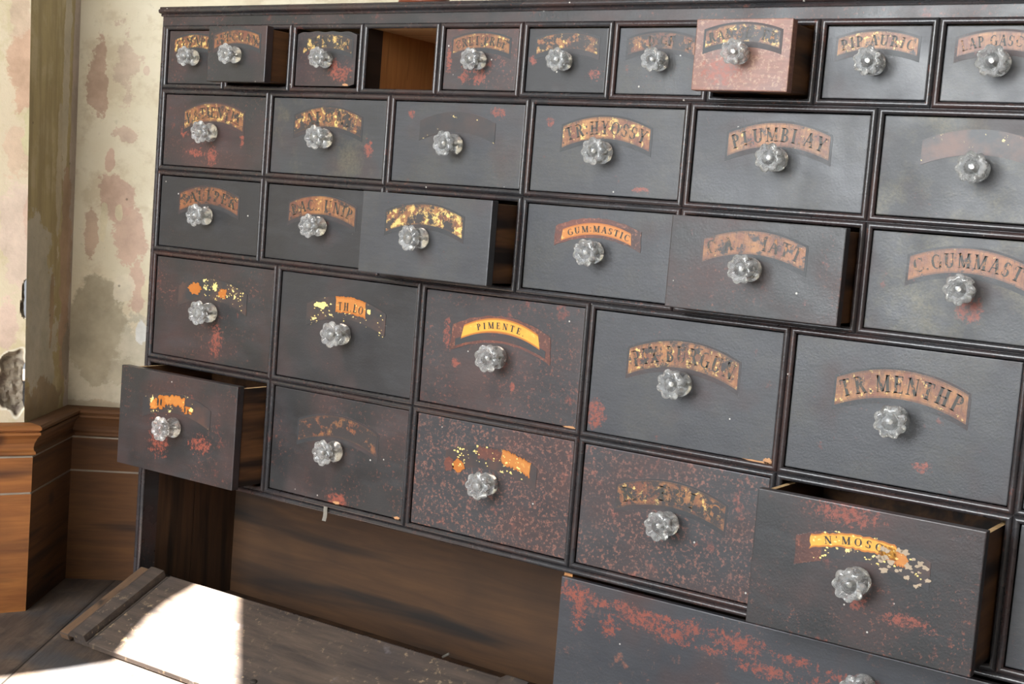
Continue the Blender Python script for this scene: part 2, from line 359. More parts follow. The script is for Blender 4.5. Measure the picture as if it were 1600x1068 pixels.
# skirting, one run per face, moulded cap mitred at the corners
SK = [(0, -Z0), (0, -.6735), (-.0015, -.6735), (-.0015, -.6705), (0, -.6705), (0, -.6205), (-.001, -.6185), (.002, -.617), (.005, -.615), (.0045, -.612), (.001, -.6095), (.0005, -.606), (.002, -.600), (.0065, -.592), (.0105, -.5875), (.0125, -.5865),
      (.0125, -.583), (.010, -.582), (.011, -.580), (.0135, -.579), (.0135, -.5755), (.010, -.573), (-.004, -.5715), (-.012, -.5715)]
def skirting(name, a, b, na, nb, matbase):
    d = b - a; ang = math.atan2(d.y, d.x); rot = Matrix.Rotation(-ang, 3, 'Z'); bm = bmesh.new()
    A, B = sweep(bm, [(p[0], p[1] + Z0) for p in SK], (0, 0, 0), rot @ d, rot @ na, rot @ nb)
    for f in bm.faces:
        zc = f.calc_center_median().z - Z0; f.material_index = 1 if (-.674 < zc < -.6700 or -.6207 < zc < -.6175) and abs(f.normal.z) > -1 and f.calc_area() < .0035 * (d.length) else 0
    o = build(name, bm, [matbase, M_caulk], None, None); o.location = Vector((a.x, a.y, 0)) * U; o.rotation_euler.z = ang
    return tag(o, kind='structure')
skirting('baseboard_left', PL, E1, nF, mE, W_skirt_pale_lit)
skirting('baseboard_side', E1, W0, mE, mW, W_skirt)
skirting('baseboard_back', W0, PR, mW, nB, W_skirt)
# floor
def floor_mat():
    s = NT('old_grey_floorboards'); v0 = s.vec(False); ang = math.radians(-56.3)
    mp = s.n('ShaderNodeMapping'); mp.inputs['Rotation'].default_value = (0, 0, -ang); s.L(v0, mp.inputs['Vector']); v = mp.outputs[0]
    vs = s.vmath('MULTIPLY', v, (1, 6, 6))
    c = s.mix(s.step(s.noise(vs, 7, 6, .65), .3, .7), (.034, .029, .027), (.105, .074, .056))
    c = s.mix(s.step(s.noise(v, 9, 5, .7), .5, .68, 0, .7), c, (.16, .120, .092)); c = s.mix(s.step(s.noise(v, 5, 4), .52, .66, 0, .8), c, (.052, .055, .062))
    x = s.sep(v); k = s.math('FRACT', s.math('DIVIDE', s.math('ADD', x[1], 50.0 + FLOOR_OFF), .36))
    e = s.math('MINIMUM', k, s.math('SUBTRACT', 1, k)); c = s.mix(s.step(e, .003, .006, 1, 0), c, (.012, .01, .008))
    s.bump(s.math('ADD', s.noise(vs, 20, 5), s.step(e, .0, .02, 0, 2)), .5, .002); return s.out(c, .62, .35)
# seam passes through (-.011,-.127)-(.074,-.245)
_a = math.radians(-56.3); _sx, _sy = -.0107 * U, -.1271 * U
FLOOR_OFF = -( -math.sin(_a) * _sx + math.cos(_a) * _sy) - (50.0 % .36)
bm = bmesh.new(); box(bm, -2.2, 3.2, -3.4, 2.6, -.03, 0)
tag(build('floor', bm, floor_mat()), kind='structure')

# unseen wall added to block the sun; opening cut to shape its patch
wa = Vector((.74, -.67, 0)).normalized(); wb = Vector((.67, .74, 0)).normalized(); WC = Vector((.17, -.07, 0)) + wa * 2.75
lit = [(.129, .006, -.764), (.196, .006, -.764), (.2694, -.0648, -.7992), (.3304, -.1228, -.8272), (.52, -.31, -.845), (-.02, -.55, -.845), (.0811, -.2830, -.845), (.110, -.205, -.845), (.1300, -.1427, -.840), (.119, -.110, -.821), (.111, -.0755, -.8044), (.113, -.040, -.788)]
def toW(p):
    p = Vector(p); t = (WC - p).dot(wa) / (-SUN_D).dot(wa); q = p - SUN_D * t; return ((q - WC).dot(wb), q.z)
inner = [toW(p) for p in lit]
outer = [(-3.2, -Z0), (3.0, -Z0), (3.0, 5.6), (-3.2, 5.6)]
tri = tessellate_polygon([[Vector((a, b, 0)) for a, b in outer], [Vector((a, b, 0)) for a, b in inner]])
bm = bmesh.new(); vs = [bm.verts.new(WC + wb * a + Vector((0, 0, b + Z0))) for a, b in outer + inner]
for t in tri:
    try: bm.faces.new([vs[i] for i in t])
    except ValueError: pass
s_ = NT('off_white_plaster'); s_.out(s_.mix(s_.noise(s_.vec(), 4), (.5, .46, .38), (.6, .56, .48)), .9)
tag(build('sun_mask_wall', bm, s_.m), kind='structure')

# ------------------------------------------------------------------ CABINET
W = 1.44; ROWS = [(12, .12, 0.0, .087), (7, W / 7, -.087, .1125), (7, W / 7, -.1995, .1125), (6, .24, -.312, .1525), (6, .24, -.4645, .1525)]
ZB = -.617; DEP = .185
cab = empty('apothecary_cabinet', P3(0, 0, -Z0))
tag(cab, 'long black varnished apothecary cabinet of many drawers with arched gilt name scrolls and glass knobs', 'cabinet')
def part(name, bm, mats, smooth=False, loc=(0, 0, 0), parent=None):
    return build(name, bm, mats, parent or cab, Vector(loc) * U, smooth)
Zs = lambda z: z + Z0
# outer sides (left one is two boards with a joint)
for xa, xb in ((-.0065, .0055), (W - .0055, W + .0065)):
    bm = bmesh.new()
    box(bm, xa, xb, .0, .004, Zs(-.845), Zs(.011), 0); box(bm, xa, xb, .004, .028, Zs(-.845), Zs(.011), 0)
    box(bm, xa, xb, .028, .0985, Zs(-.845), Zs(.011), 1); box(bm, xa, xb, .1, .196, Zs(-.845), Zs(.011), 1)
    part('side_board', bm, [PAINT['bead'], W_cup])
bm = bmesh.new(); box(bm, -.0065, W + .0065, DEP, .198, Zs(-.845), Zs(.0115)); part('back_panel', bm, W_back)
bm = bmesh.new(); box(bm, .0055, W - .0055, .016, DEP, Zs(-.845), Zs(-.838)); part('bottom_board', bm, W_cup)
bm = bmesh.new(); box(bm, .0055, W - .0055, .003, .015, Zs(-.845), Zs(-.7735), 0, .001); part('plinth', bm, PAINT['bead'])
# horizontal shelves and vertical dividers between drawers, each a board
MB3 = [PAINT['bead'], W_inner, W_light, W_dark]
for z in (-.087, -.1995, -.312, -.4645, -.617):
    bm = bmesh.new(); box(bm, .0055, W - .0055, .0, .030, Zs(z - .0055), Zs(z + .0055), 0); box(bm, .0055, W - .0055, .030, DEP, Zs(z - .0055), Zs(z + .0055), 1); part('shelf', bm, MB3)
bm = bmesh.new(); box(bm, .0055, W - .0055, .003, DEP, Zs(-.0055), Zs(.004), 2); part('dust_board', bm, MB3)
for n, wd, zt, h in ROWS:
    for i in range(1, n):
        x = i * wd; bm = bmesh.new()
        box(bm, x - .0055, x + .0055, .0, .030, Zs(zt - h + .0055), Zs(zt - .0055), 3); box(bm, x - .0055, x + .0055, .030, DEP, Zs(zt - h + .0055), Zs(zt - .0055), 1); part('drawer_divider', bm, MB3)
bm = bmesh.new(); box(bm, .7130, .7240, .003, DEP, Zs(-.838), Zs(-.6225), 1); part('cupboard_partition', bm, MB3)
# frieze, cornice and top
bm = bmesh.new(); box(bm, -.0065, W + .0065, -.0005, .012, Zs(-.0010), Zs(.0125), 0, .0004); part('frieze', bm, PAINT['worn'])
bm = bmesh.new()
CP = [(-.002, .0118), (.0025, .0118), (.0030, .0132), (.0024, .0146), (.0040, .0152), (.0068, .0158), (.0080, .0172), (.0084, .0188), (.0080, .0202), (.0066, .0212), (.0056, .0216), (.0060, .0230), (.0050, .0241), (-.002, .0242)]
A_, B_ = sweep(bm, CP, Vector((-.0075, -.0005, Z0)), Vector((W + .0075, -.0005, Z0)), (0, -1, 0), (0, -1, 0)); bm.faces.new(A_); bm.faces.new(B_)
box(bm, -.0075, W + .0075, .0006, .198, Zs(.0118), Zs(.0242)); part('cornice', bm, PAINT['bead'], True)
# cock-bead frame round every drawer opening and round the cupboard
def half_round(r=.0033, n=6, off=.0034):
    return [(-r * math.cos(math.pi * i / n) + off, r * .95 * math.sin(math.pi * i / n) + .0006) for i in range(n + 1)]
def bead(x0, x1, z0, z1, sides='TRBL'):
    bm = bmesh.new(); pr_ = half_round()
    c = {'TL': (x0, z1), 'TR': (x1, z1), 'BR': (x1, z0), 'BL': (x0, z0)}
    inn = {'TL': (1, -1), 'TR': (-1, -1), 'BR': (-1, 1), 'BL': (1, 1)}
    for s, (a, b) in {'T': ('TL', 'TR'), 'R': ('TR', 'BR'), 'B': ('BR', 'BL'), 'L': ('BL', 'TL')}.items():
        if s not in sides: continue
        ring = []
        for k in (a, b):
            ring.append([bm.verts.new((c[k][0] + inn[k][0] * p[0], -p[1] + .0006, Zs(c[k][1] + inn[k][1] * p[0]))) for p in pr_])
        for i in range(len(pr_) - 1): bm.faces.new([ring[0][i], ring[0][i + 1], ring[1][i + 1], ring[1][i]])
    return part('bead_frame', bm, PAINT['bead'], True)
for n, wd, zt, h in ROWS:
    for i in range(n): bead(i * wd, (i + 1) * wd, zt - h, zt)
bead(0, W, -.845, -.617, 'TLR')
for xa, xb in ((-.0052, .0002), (W - .0002, W + .0052)):
    bm = bmesh.new(); box(bm, xa, xb, -.0022, .001, Zs(-.845), Zs(-.002), 0, .0012); part('stile_moulding', bm, PAINT['bead'])

# ---- lettering: roman capitals drawn as polygons (cell height 1)
TH, TN, SF = .20, .075, .09
def _bar(x0, y0, x1, y1, w):
    d = Vector((x1 - x0, y1 - y0)).normalized(); n = Vector((-d.y, d.x)) * w / 2; a, b = Vector((x0, y0)), Vector((x1, y1))
    return [tuple(a + n), tuple(a - n), tuple(b - n), tuple(b + n)]
def _v(x, y0=0, y1=1, w=TH): return [[(x - w / 2, y0), (x + w / 2, y0), (x + w / 2, y1), (x - w / 2, y1)]]
def _s(x, y, w=.36): return [[(x - w / 2, y - .03), (x + w / 2, y - .03), (x + w / 2, y + .03), (x - w / 2, y + .03)]]
def _h(x0, x1, y, w=TN): return [[(x0, y - w / 2), (x1, y - w / 2), (x1, y + w / 2), (x0, y + w / 2)]]
def _arc(cx, cy, rx, ry, a0, a1, n=10, thick=TH):
    o = []; P = []
    for i in range(n + 1):
        a = math.radians(a0 + (a1 - a0) * i / n); k = TN + (thick - TN) * abs(math.cos(a)) ** 1.5
        P.append(((cx + rx * math.cos(a), cy + ry * math.sin(a)), (cx + (rx - k) * math.cos(a), cy + (ry - TN - (k - TN) * .2) * math.sin(a))))
    for i in range(n): o.append([P[i][0], P[i + 1][0], P[i + 1][1], P[i][1]])
    return o
G = {
 'A': (.80, [_bar(.12, 0, .42, 1, TN)] + [_bar(.70, 0, .42, 1, TH)] + _h(.24, .6, .36) + _s(.12, .03, .26) + _s(.70, .03, .32)),
 'B': (.72, _v(.2) + _s(.2, .03) + _s(.2, .97) + _arc(.3, .74, .30, .26, -90, 90) + _arc(.3, .25, .36, .27, -90, 90)),
 'C': (.76, _arc(.45, .5, .40, .5, 50, 310, 14) + _v(.74, .68, .95, .06) + _v(.74, .1, .3, .05)),
 'D': (.80, _v(.2) + _s(.2, .03) + _s(.2, .97) + _arc(.3, .5, .45, .5, -90, 90)),
 'E': (.68, _v(.2) + _h(.06, .62, .965) + _h(.06, .64, .035) + _h(.2, .48, .52) + _v(.60, .74, .99, .06) + _v(.63, .0, .27, .06) + _v(.48, .40, .64, .05)),
 'F': (.64, _v(.2) + _h(.06, .60, .965) + _s(.2, .03) + _h(.2, .46, .52) + _v(.58, .72, .99, .06)),
 'G': (.80, _arc(.45, .5, .40, .5, 50, 320, 14) + _v(.70, .05, .44, .15) + _s(.68, .44, .3)),
 'H': (.86, _v(.2) + _v(.66) + _s(.2, .03) + _s(.2, .97) + _s(.66, .03) + _s(.66, .97) + _h(.2, .66, .5)),
 'I': (.40, _v(.2) + _s(.2, .03) + _s(.2, .97)),
 'J': (.50, _v(.3, .1, 1) + _s(.3, .97) + _arc(.2, .14, .2, .2, 180, 340)),
 'K': (.82, _v(.2) + _s(.2, .03) + _s(.2, .97) + [_bar(.28, .42, .64, 1, TN)] + [_bar(.36, .55, .68, 0, TH)] + _s(.66, .97, .26) + _s(.68, .03, .3)),
 'L': (.64, _v(.2) + _s(.2, .97) + _h(.06, .62, .035) + _v(.61, .0, .3, .06)),
 'M': (1.02, _v(.18, 0, 1, TN) + [_bar(.2, 1, .52, .05, TH)] + [_bar(.84, 1, .52, .05, TN)] + _v(.84) + _s(.18, .03, .26) + _s(.84, .03) + _s(.14, .97, .24) + _s(.88, .97, .26)),
 'N': (.88, _v(.18, 0, 1, TN) + [_bar(.2, 1, .70, .02, TH)] + _v(.72, 0, 1, TN) + _s(.18, .03, .28) + _s(.14, .97, .24) + _s(.72, .97, .28)),
 'O': (.84, _arc(.42, .5, .40, .5, 0, 360, 20)),
 'P': (.70, _v(.2) + _s(.2, .03) + _s(.2, .97) + _arc(.3, .72, .34, .28, -90, 90)),
 'R': (.78, _v(.2) + _s(.2, .03) + _s(.2, .97) + _arc(.3, .74, .32, .26, -90, 90) + [_bar(.42, .5, .68, 0, TH)] + _s(.70, .03, .22)),
 'S': (.62, _arc(.32, .73, .25, .27, 30, 260, 10) + _arc(.31, .27, .27, .27, -150, 85, 10) + _v(.56, .7, .95, .05) + _v(.06, .05, .3, .05)),
 'T': (.76, _v(.38) + _s(.38, .03) + _h(.06, .70, .965) + _v(.07, .72, .99, .06) + _v(.69, .72, .99, .06)),
 'U': (.84, _v(.2, .3, 1) + _v(.68, .3, 1, TN) + _s(.2, .97) + _s(.68, .97, .28) + _arc(.41, .32, .31, .32, 180, 360)),
 'V': (.80, [_bar(.14, 1, .40, 0, TH)] + [_bar(.68, 1, .42, 0, TN)] + _s(.14, .97, .3) + _s(.68, .97, .26)),
 'X': (.80, [_bar(.14, 1, .64, 0, TH)] + [_bar(.66, 1, .14, 0, TN)] + _s(.14, .97, .3) + _s(.66, .97, .26) + _s(.64, .03, .3) + _s(.14, .03, .26)),
 'Y': (.78, [_bar(.14, 1, .39, .45, TH)] + [_bar(.66, 1, .41, .45, TN)] + _v(.40, 0, .5) + _s(.40, .03) + _s(.14, .97, .3) + _s(.66, .97, .26)),
 '.': (.26, [[(.05, 0), (.19, 0), (.19, .15), (.05, .15)]]),
 ':': (.26, [[(.05, .1), (.19, .1), (.19, .25), (.05, .25)], [(.05, .6), (.19, .6), (.19, .75), (.05, .75)]]),
 ' ': (.45, []), "'": (.22, [[(.05, .75), (.17, .75), (.14, 1.02), (.06, 1.02)]])}
def arc_z(x, hw, zc, za): return za - (za - zc) * (x / hw) ** 2
def band(bm, hw, zc, za, th, y, mi, flare=0.0, trim=(-1, 1), rough=0.0, seed=0, thick=.0005):
    """arched banner strip; uv: u along, v up"""
    uvl = bm.loops.layers.uv.verify(); nu, nv = 28, 4; g = []; rnd = random.Random(seed)
    for i in range(nu + 1):
        t = trim[0] + (trim[1] - trim[0]) * i / nu; row = []
        jt, jb = (rnd.uniform(-rough, rough), rnd.uniform(-rough, rough)) if rough else (0, 0)
        for j in range(nv + 1):
            k = j / nv; x = t * hw * (1 + flare * (1 - k)) + (rnd.uniform(-rough, rough) if rough and i in (0, nu) else 0)
            top = arc_z(t * hw, hw, zc, za) + jt; bot = arc_z(t * hw, hw, zc, za) - th + jb
            row.append((bm.verts.new((x, y, bot + (top - bot) * k)), (i / nu, k)))
        g.append(row)
    for i in range(nu):
        for j in range(nv):
            q = [g[i][j], g[i + 1][j], g[i + 1][j + 1], g[i][j + 1]]; f = bm.faces.new([a[0] for a in q]); f.material_index = mi
            for lp, a in zip(f.loops, q): lp[uvl].uv = a[1]
    rim = [g[i][0][0] for i in range(nu + 1)] + [g[nu][j][0] for j in range(1, nv + 1)] + [g[i][nv][0] for i in range(nu - 1, -1, -1)] + [g[0][j][0] for j in range(nv - 1, 0, -1)]
    bk_ = [bm.verts.new(v.co + Vector((0, thick, 0))) for v in rim]
    for i in range(len(rim)):
        f = bm.faces.new([rim[i], bk_[i], bk_[(i + 1) % len(rim)], rim[(i + 1) % len(rim)]]); f.material_index = mi
def letters(bm, text, hw, zc, za, base_off, size, y, mi, track=.10, width=None, xsc=.85, drop=None, shift=0.0):
    tot = sum(G[c][0] + track for c in text) - track; sx = size * xsc
    if width: sx = width / tot
    x = -tot * sx / 2 + shift
    for k, c in enumerate(text):
        gw, polys = G[c]
        if not (drop and k in drop):
            cx = x + gw * sx / 2; slope = -2 * (za - zc) * cx / hw ** 2; an = math.atan(slope); ca, sa = math.cos(an), math.sin(an)
            z0 = arc_z(cx, hw, zc, za) - base_off
            for pl in polys:
                vs = []
                for px, pz in pl:
                    lx, lz = (px - gw / 2) * sx, pz * size
                    vs.append(bm.verts.new((cx + lx * ca - lz * sa, y, z0 + lx * sa + lz * ca)))
                try: f = bm.faces.new(vs); f.material_index = mi
                except ValueError: pass
        x += (gw + track) * sx
def chip(bm, cx, cz, rx, rz, seed, mi, y, n=22, jag=.45):
    rnd = random.Random(seed); vs = []
    for i in range(n):
        a = 2 * math.pi * i / n; k = 1 - jag * rnd.random(); vs.append(bm.verts.new((cx + rx * k * math.cos(a), y, cz + rz * k * math.sin(a))))
    f = bm.faces.new(vs); f.material_index = mi

# ---- glass knob
def knob_bm(sc, seed=0):
    bm = bmesh.new(); n = 48; rings = []
    prof = [(0, .0085, 0), (.0005, .0115, 0), (.0030, .0138, .015), (.0065, .0142, .03), (.0100, .0128, .03), (.0130, .0095, 0), (.0155, .0078, 0), (.0185, .0080, 0), (.0210, .0105, .06), (.0240, .0150, .11), (.0270, .0166, .12), (.0295, .0160, .13), (.0312, .0140, .15), (.0315, .0118, .14), (.0300, .0098, .08), (.0292, .0085, 0), (.0305, .0074, 0), (.0325, .0060, 0), (.0336, .0035, 0)]
    for y, r, lob in prof:
        rings.append([bm.verts.new((sc * r * (1 + lob * (abs(math.cos(4 * t + .3)) * 1.6 - 1)) * math.cos(t), -sc * y, sc * r * (1 + lob * (abs(math.cos(4 * t + .3)) * 1.6 - 1)) * math.sin(t))) for t in [2 * math.pi * i / n for i in range(n)]])
    for a, b in zip(rings, rings[1:]):
        for i in range(n): bm.faces.new([a[i], a[(i + 1) % n], b[(i + 1) % n], b[i]])
    c0 = bm.verts.new((0, 0, 0)); c1 = bm.verts.new((0, -sc * .0338, 0))
    for i in range(n): bm.faces.new([c0, rings[0][(i + 1) % n], rings[0][i]]); bm.faces.new([c1, rings[-1][i], rings[-1][(i + 1) % n]])
    # metal spindle inside the glass
    k = 10; rr = []
    for y, r in ((.0012, .0019), (.0255, .0019)): rr.append([bm.verts.new((sc * r * math.cos(2 * math.pi * i / k), -sc * y, sc * r * math.sin(2 * math.pi * i / k))) for i in range(k)])
    for i in range(k): bm.faces.new([rr[0][i], rr[0][(i + 1) % k], rr[1][(i + 1) % k], rr[1][i]]).material_index = 1
    for q in rr: bm.faces.new(q).material_index = 1
    return bm
rk = random.Random(5)
KM = {}
def knob(parent, sc, y, x=0, z=0):
    key = round(sc, 2)
    if key not in KM:
        o = build('knob', knob_bm(sc), [M_glass, M_brass], parent, None, True); KM[key] = o.data
    else:
        o = bpy.data.objects.new('knob', KM[key]); COL.objects.link(o); o.parent = parent
    o.location = Vector((x, y, z)) * U
    o.rotation_euler = (rk.uniform(-.05, .05), rk.uniform(-1.5, 1.5), rk.uniform(-.05, .05)); return o

# ---- drawers
# style: ('gilt', keep, gold, text, missing letters, hue) | ('ghost', flake, tint) | ('paper', yellow, text) | ('bits', ...)
DR = {
 (0,0): dict(p='worn', st=('gilt', .50, .55, 'SINAPIS', (), 0), l='dark drawer with a rubbed gilt scroll at the far left of the top row'),
 (0,1): dict(p='worn', op=.0408, st=('gilt', .55, .35, 'IPECUAN', (), .2), l='small pulled-out drawer beside the first of the top row'),
 (0,2): dict(p='worn', st=('gilt', .30, .9, 'GENTIA', (0, 3), .3), sm=.0045, l='loose small drawer with chipped corners left of the empty opening'),
 (0,4): dict(p='red', st=('gilt', .62, .35, 'CRET:PREP', (), .5), l='small drawer lettered CRET:PREP right of the empty opening'),
 (0,5): dict(p='plain', st=('gilt', .36, .45, 'CAMPH', (0,1,2,3,4), .3)),
 (0,6): dict(p='grey', st=('gilt', .35, .2, 'RAD:GENT', (0, 1, 6), 0)),
 (0,7): dict(p='rust', op=.0537, st=('gilt', .38, .6, 'RAD:SENEK', (6,), .4), l='pulled-out small drawer with its front rubbed pinkish brown'),
 (0,8): dict(p='grey', st=('gilt', .62, .4, 'PIP.AURIC', (), .5)),
 (0,9): dict(p='grey', st=('gilt', .85, .05, 'LAP.GASCON', (), .1)),
 (1,0): dict(p='worn', st=('gilt', .60, .45, 'PATIENTIX', (), .1), l='left end drawer of the second row with red scrapes low on its front'),
 (1,1): dict(p='olive', st=('gilt', .40, .55, 'SAPONIS', (0, 6), .2)),
 (1,2): dict(p='grey', st=('ghost', .45, .12), l='second-row drawer whose scroll has worn away to a few gold flakes'),
 (1,3): dict(p='grey', st=('gilt', .72, .45, 'TR:HYOSSY', (), .5)),
 (1,4): dict(p='grey', st=('gilt', .62, .25, 'PLUMBI.AY', (), .4), l='drawer lettered PLUMBI under the pinkish open one'),
 (1,5): dict(p='olive', st=('ghost', .35, .5)),
 (2,0): dict(p='plain', st=('gilt', .52, .2, 'SALTPER', (), -.8)),
 (2,1): dict(p='plain', st=('gilt', .58, .2, 'BAC.JUNIP', (4,), .2)),
 (2,2): dict(p='grey', op=.0517, st=('gilt', .40, .7, 'ALUM', (0,1,2,3), .4), l='pulled-out drawer of the third row with a flaking gold scroll'),
 (2,3): dict(p='grey', st=('paper', 0, 'GUM:MASTIC'), l='drawer lettered GUM MASTIC on an orange strip'),
 (2,4): dict(p='worn', op=.0363, st=('gilt', .52, .1, 'C.AMNIATT', (3, 4), .1), l='pulled-out drawer right of the GUM MASTIC one'),
 (2,5): dict(p='olive', st=('gilt', .68, .12, 'C.GUMMAST', (), -.5), l='olive-stained drawer with a red bare patch under the knob'),
 (3,0): dict(p='worn', st=('bits', 0)),
 (3,1): dict(p='plain', st=('bits', 1), l='drawer with an orange scrap of scroll reading TH LO'),
 (3,2): dict(p='red', st=('paper', 1, 'PIMENTE.'), l='drawer lettered PIMENTE on a bright yellow strip'),
 (3,3): dict(p='grey', st=('gilt', .56, .4, 'PIX.BURGUN', (), .3), l='drawer lettered PIX BURGUN with a chipped lower corner'),
 (3,4): dict(p='grey', st=('gilt', .78, .3, 'TR.MENTHP', (), .4), l='drawer lettered TR MENTHP above the lowest open drawer'),
 (4,0): dict(p='worn', op=.0539, st=('bits', 2), l='pulled-out drawer at the lower left with a scrap of orange scroll'),
 (4,1): dict(p='worn', st=('gilt', .26, .12, 'OPII', (0,1,2,3), -.2)),
 (4,2): dict(p='speck', st=('bits', 3)),
 (4,3): dict(p='speck', st=('gilt', .40, .35, 'RHESI.C', (1,), .3)),
 (4,4): dict(p='worn', op=.0628, st=('bits', 4), l='large pulled-out drawer at the lower right with a flaking yellow scroll'),
}
# places where the varnish is scraped down to the red ground: x, z, rx, rz, raggedness
BLOBS = {
 (2,5): [(.006, -.020, .013, .012, 1.3)], (3,3): [(-.104, -.048, .013, .016, 1.2)], (4,1): [(.006, -.064, .017, .010, .7)],
 (3,2): [(-.062, -.016, .007, .005, 1.5), (.022, -.033, .004, .005, 1.0), (-.078, .018, .005, .016, 2.2)],
 (1,0): [(.000, -.034, .009, .012, 2.4), (-.032, -.030, .016, .005, 2.6), (-.056, -.002, .007, .007, 2.4), (.056, -.008, .004, .010, 2.2)],
 (1,1): [(.070, -.012, .006, .010, 2.0)], (1,2): [(.058, .038, .010, .006, 2.6), (-.07, .034, .005, .005, 1.5)], (3,0): [(.012, -.038, .010, .020, 2.4)],
 (0,2): [(.012, -.012, .007, .012, 2.2), (.026, -.018, .014, .010, 2.4)], (0,4): [(.000, -.020, .010, .009, 2.6), (-.022, -.020, .007, .008, 2.6), (-.045, .0, .004, .015, 2.0)],
 (4,0): [(-.030, -.022, .016, .020, 2.6), (.050, -.018, .018, .010, 2.6), (.03, .035, .008, .008, 2.4), (-.045, .02, .008, .012, 2.4)],
 (3,4): [(.028, -.046, .010, .005, 1.6)], (1,3): [(-.075, .030, .005, .006, 1.4), (.05, -.040, .010, .003, 2.2)], (4,4): [(.000, -.020, .008, .010, 2.4), (-.02, .060, .03, .010, 2.6), (.05, -.03, .02, .006, 2.8)],
 (0,7): [(-.02, -.015, .02, .012, 2.2)], (0,5): [(-.045, .0, .005, .006, 1.6), (.04, -.015, .008, .006, 2.4)],
}
rd = random.Random(11)
sizes = {0: (.0405, .0235, .0305, .0170), 1: (.0560, .0260, .0380, .0240), 2: (.0560, .0260, .0380, .0235), 3: (.0660, .0310, .0460, .0285), 4: (.0660, .0300, .0440, .0270)}
